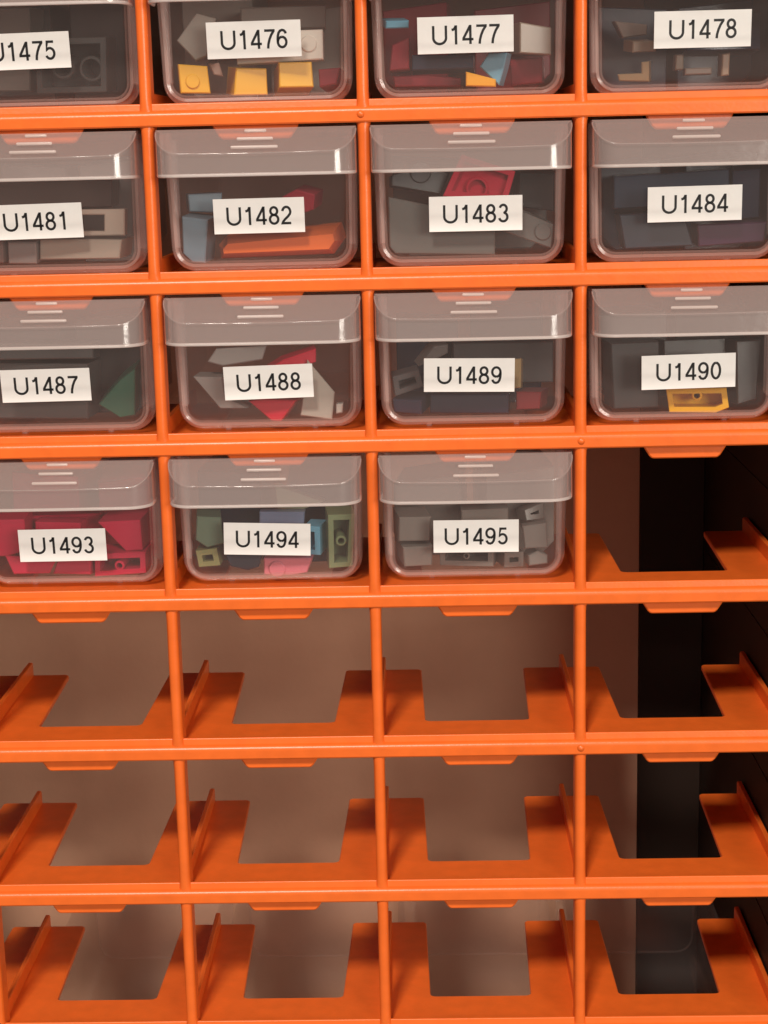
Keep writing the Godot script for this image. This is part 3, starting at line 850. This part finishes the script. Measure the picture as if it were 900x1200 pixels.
# number: x shift, label x, label y, label width, label height, label tilt, what singles it out
const DRAWERS := {
	1475: [0.0, -4.44, 15.4, 25.0, 9.15, 1.0, "clear plastic drawer labelled U1475 holding dark grey bricks"],
	1476: [0.1, 0.0, 16.9, 24.5, 9.2, 0.5, "clear plastic drawer labelled U1476 holding yellow bricks and a cream plate"],
	1477: [-0.2, -1.26, 16.8, 24.8, 9.2, 0.4, "clear plastic drawer labelled U1477 holding red, blue and tan bricks"],
	1478: [0.3, 3.69, 16.7, 24.9, 9.2, 0.1, "clear plastic drawer labelled U1478 holding navy and brown bricks"],
	1481: [-0.4, -3.78, 14.8, 25.0, 9.2, 0.8, "clear plastic drawer labelled U1481 holding tan grey bricks"],
	1482: [0.3, -0.38, 15.0, 24.1, 9.2, 0.3, "clear plastic drawer labelled U1482 holding a long orange slope"],
	1483: [-0.4, 0.86, 14.3, 24.6, 9.2, 0.0, "clear plastic drawer labelled U1483 holding a red brick underside and grey plates"],
	1484: [0.4, 2.35, 15.6, 24.7, 9.2, 0.5, "clear plastic drawer labelled U1484 holding dark blue bricks"],
	1487: [-0.4, -3.94, 14.1, 24.3, 9.0, 0.5, "clear plastic drawer labelled U1487 holding a green wedge"],
	1488: [0.25, 0.48, 13.8, 24.1, 9.2, 1.2, "clear plastic drawer labelled U1488 holding pale wedges and red slopes"],
	1489: [-0.35, -1.38, 14.6, 24.4, 9.2, -1.0, "clear plastic drawer labelled U1489 holding dark bricks and a tan strip"],
	1490: [0.5, 1.36, 14.4, 25.1, 9.3, 1.0, "clear plastic drawer labelled U1490 holding one yellow brick among black"],
	1493: [-0.3, -2.18, 12.7, 24.2, 9.3, 0.1, "clear plastic drawer labelled U1493 filled with red bricks"],
	1494: [-0.6, -1.51, 13.4, 23.9, 9.2, -1.9, "clear plastic drawer labelled U1494 holding green, pink and blue bricks"],
	1495: [-0.3, -0.06, 13.2, 23.4, 9.3, -0.3, "clear plastic drawer labelled U1495 holding light grey bricks"],
}

func place_drawer(proto: Node3D, row: int, col: int, shift: float, label: String, group: String) -> Node3D:
	var o: Node3D = proto.duplicate()
	o.name = numbered("storage_drawer")
	add_child(o)
	o.position = Vector3((col - 3.5) * COL + shift, rail_y(row) + SHELF + 0.02, 0) * MM
	o.set_meta("label", label)
	o.set_meta("category", "drawer")
	o.set_meta("group", group)
	return o

func _ready() -> void:
	# camera
	var cam := Camera3D.new()
	cam.name = "camera"
	cam.fov = 33.55
	cam.near = 0.02
	cam.far = 20.0
	add_child(cam)
	cam.position = Vector3(-41.479, 121.875, 447.333) * MM
	cam.rotation = Vector3(-0.20943, 0.02569, -0.02341)
	cam.current = true
	# the dim room around, and the exposure
	var env := Environment.new()
	env.background_mode = Environment.BG_COLOR
	env.background_color = Color(0.50, 0.48, 0.455)
	env.tonemap_mode = Environment.TONE_MAPPER_LINEAR
	env.tonemap_exposure = 1.0
	env.sdfgi_enabled = true
	env.ssao_enabled = true
	env.ssil_enabled = true
	var we := WorldEnvironment.new()
	we.name = "world"
	we.environment = env
	add_child(we)
	# the ceiling lamp: in front, above and a little to the left
	var lamp := AreaLight3D.new()
	lamp.name = "ceiling_lamp"
	lamp.area_size = Vector2(0.24, 0.24)
	lamp.light_energy = 3.4
	lamp.light_color = Color(1.0, 0.955, 0.905)
	lamp.shadow_enabled = true
	lamp.area_range = 6.0
	add_child(lamp)
	var el := deg_to_rad(43.0)
	var az := deg_to_rad(-12.0)
	var at := Vector3(sin(az) * cos(el), sin(el), cos(az) * cos(el)) * 2.0
	lamp.look_at_from_position(at, Vector3(-0.03, 0.0, 0.0), Vector3.UP)

	# the window: to the right at eye height, seen as tall glints on the rounded corners of the drawers
	var window := AreaLight3D.new()
	window.name = "window_light"
	window.area_size = Vector2(0.8, 0.55)
	window.light_energy = 2.2
	window.light_color = Color(1.0, 0.965, 0.915)
	window.shadow_enabled = true
	window.area_range = 6.0
	add_child(window)
	el = deg_to_rad(9.0)
	az = deg_to_rad(31.0)
	at = Vector3(sin(az) * cos(el), sin(el), cos(az) * cos(el)) * 2.0 + Vector3(-0.04, 0.1, 0)
	window.look_at_from_position(at, Vector3(-0.03, 0.05, 0.0), Vector3.UP)

	make_materials()
	make_cabinet()
	var proto := make_drawer()
	for number in DRAWERS:
		var a: Array = DRAWERS[number]
		var row: int = (number - 1475) / 6
		var col: int = (number - 1475) % 6 + 1
		var o := place_drawer(proto, row, col, a[0], a[6], "labelled clear drawers in the cabinet")
		add_label(o, "U%d" % number, a[1] - a[0], a[2] + 0.28, a[3], a[4], a[5])
	var below := ["leftmost", "second", "third", "rightmost"]
	for c in range(1, 5):
		place_drawer(proto, 7, c, 0.0, "empty clear drawer seen through the %s cutout of the lowest visible shelf" % below[c - 1], "empty clear drawers under the lowest shelf")
	# unseen next column: drawers and blocks added to keep light from leaking in
	var rows := ["top", "second", "third", "fourth"]
	for i in 4:
		place_drawer(proto, i, 0, 0.0, "clear drawer added out of view past the left edge, in the %s row" % rows[i], "added clear drawers past the left edge")
		var block := PackedVector2Array([Vector2(-20.5, 8), Vector2(-16, 2.4), Vector2(16, 2.4), Vector2(20.5, 8), Vector2(20.5, 27), Vector2(-20.5, 30)])
		var T := []
		prism(T, block, "z", -60, -16, 0.4)
		var o := thing("toy_brick", "large grey block added in the unseen left drawer of the %s row" % rows[i], "toy brick", Vector3(-3.5 * COL, rail_y(i) + FLOOR, 0), "added toy bricks past the left edge")
		build(T, "block", brick_material(Color(0.2, 0.175, 0.155)), o)
	proto.free()
	rng.seed = 4
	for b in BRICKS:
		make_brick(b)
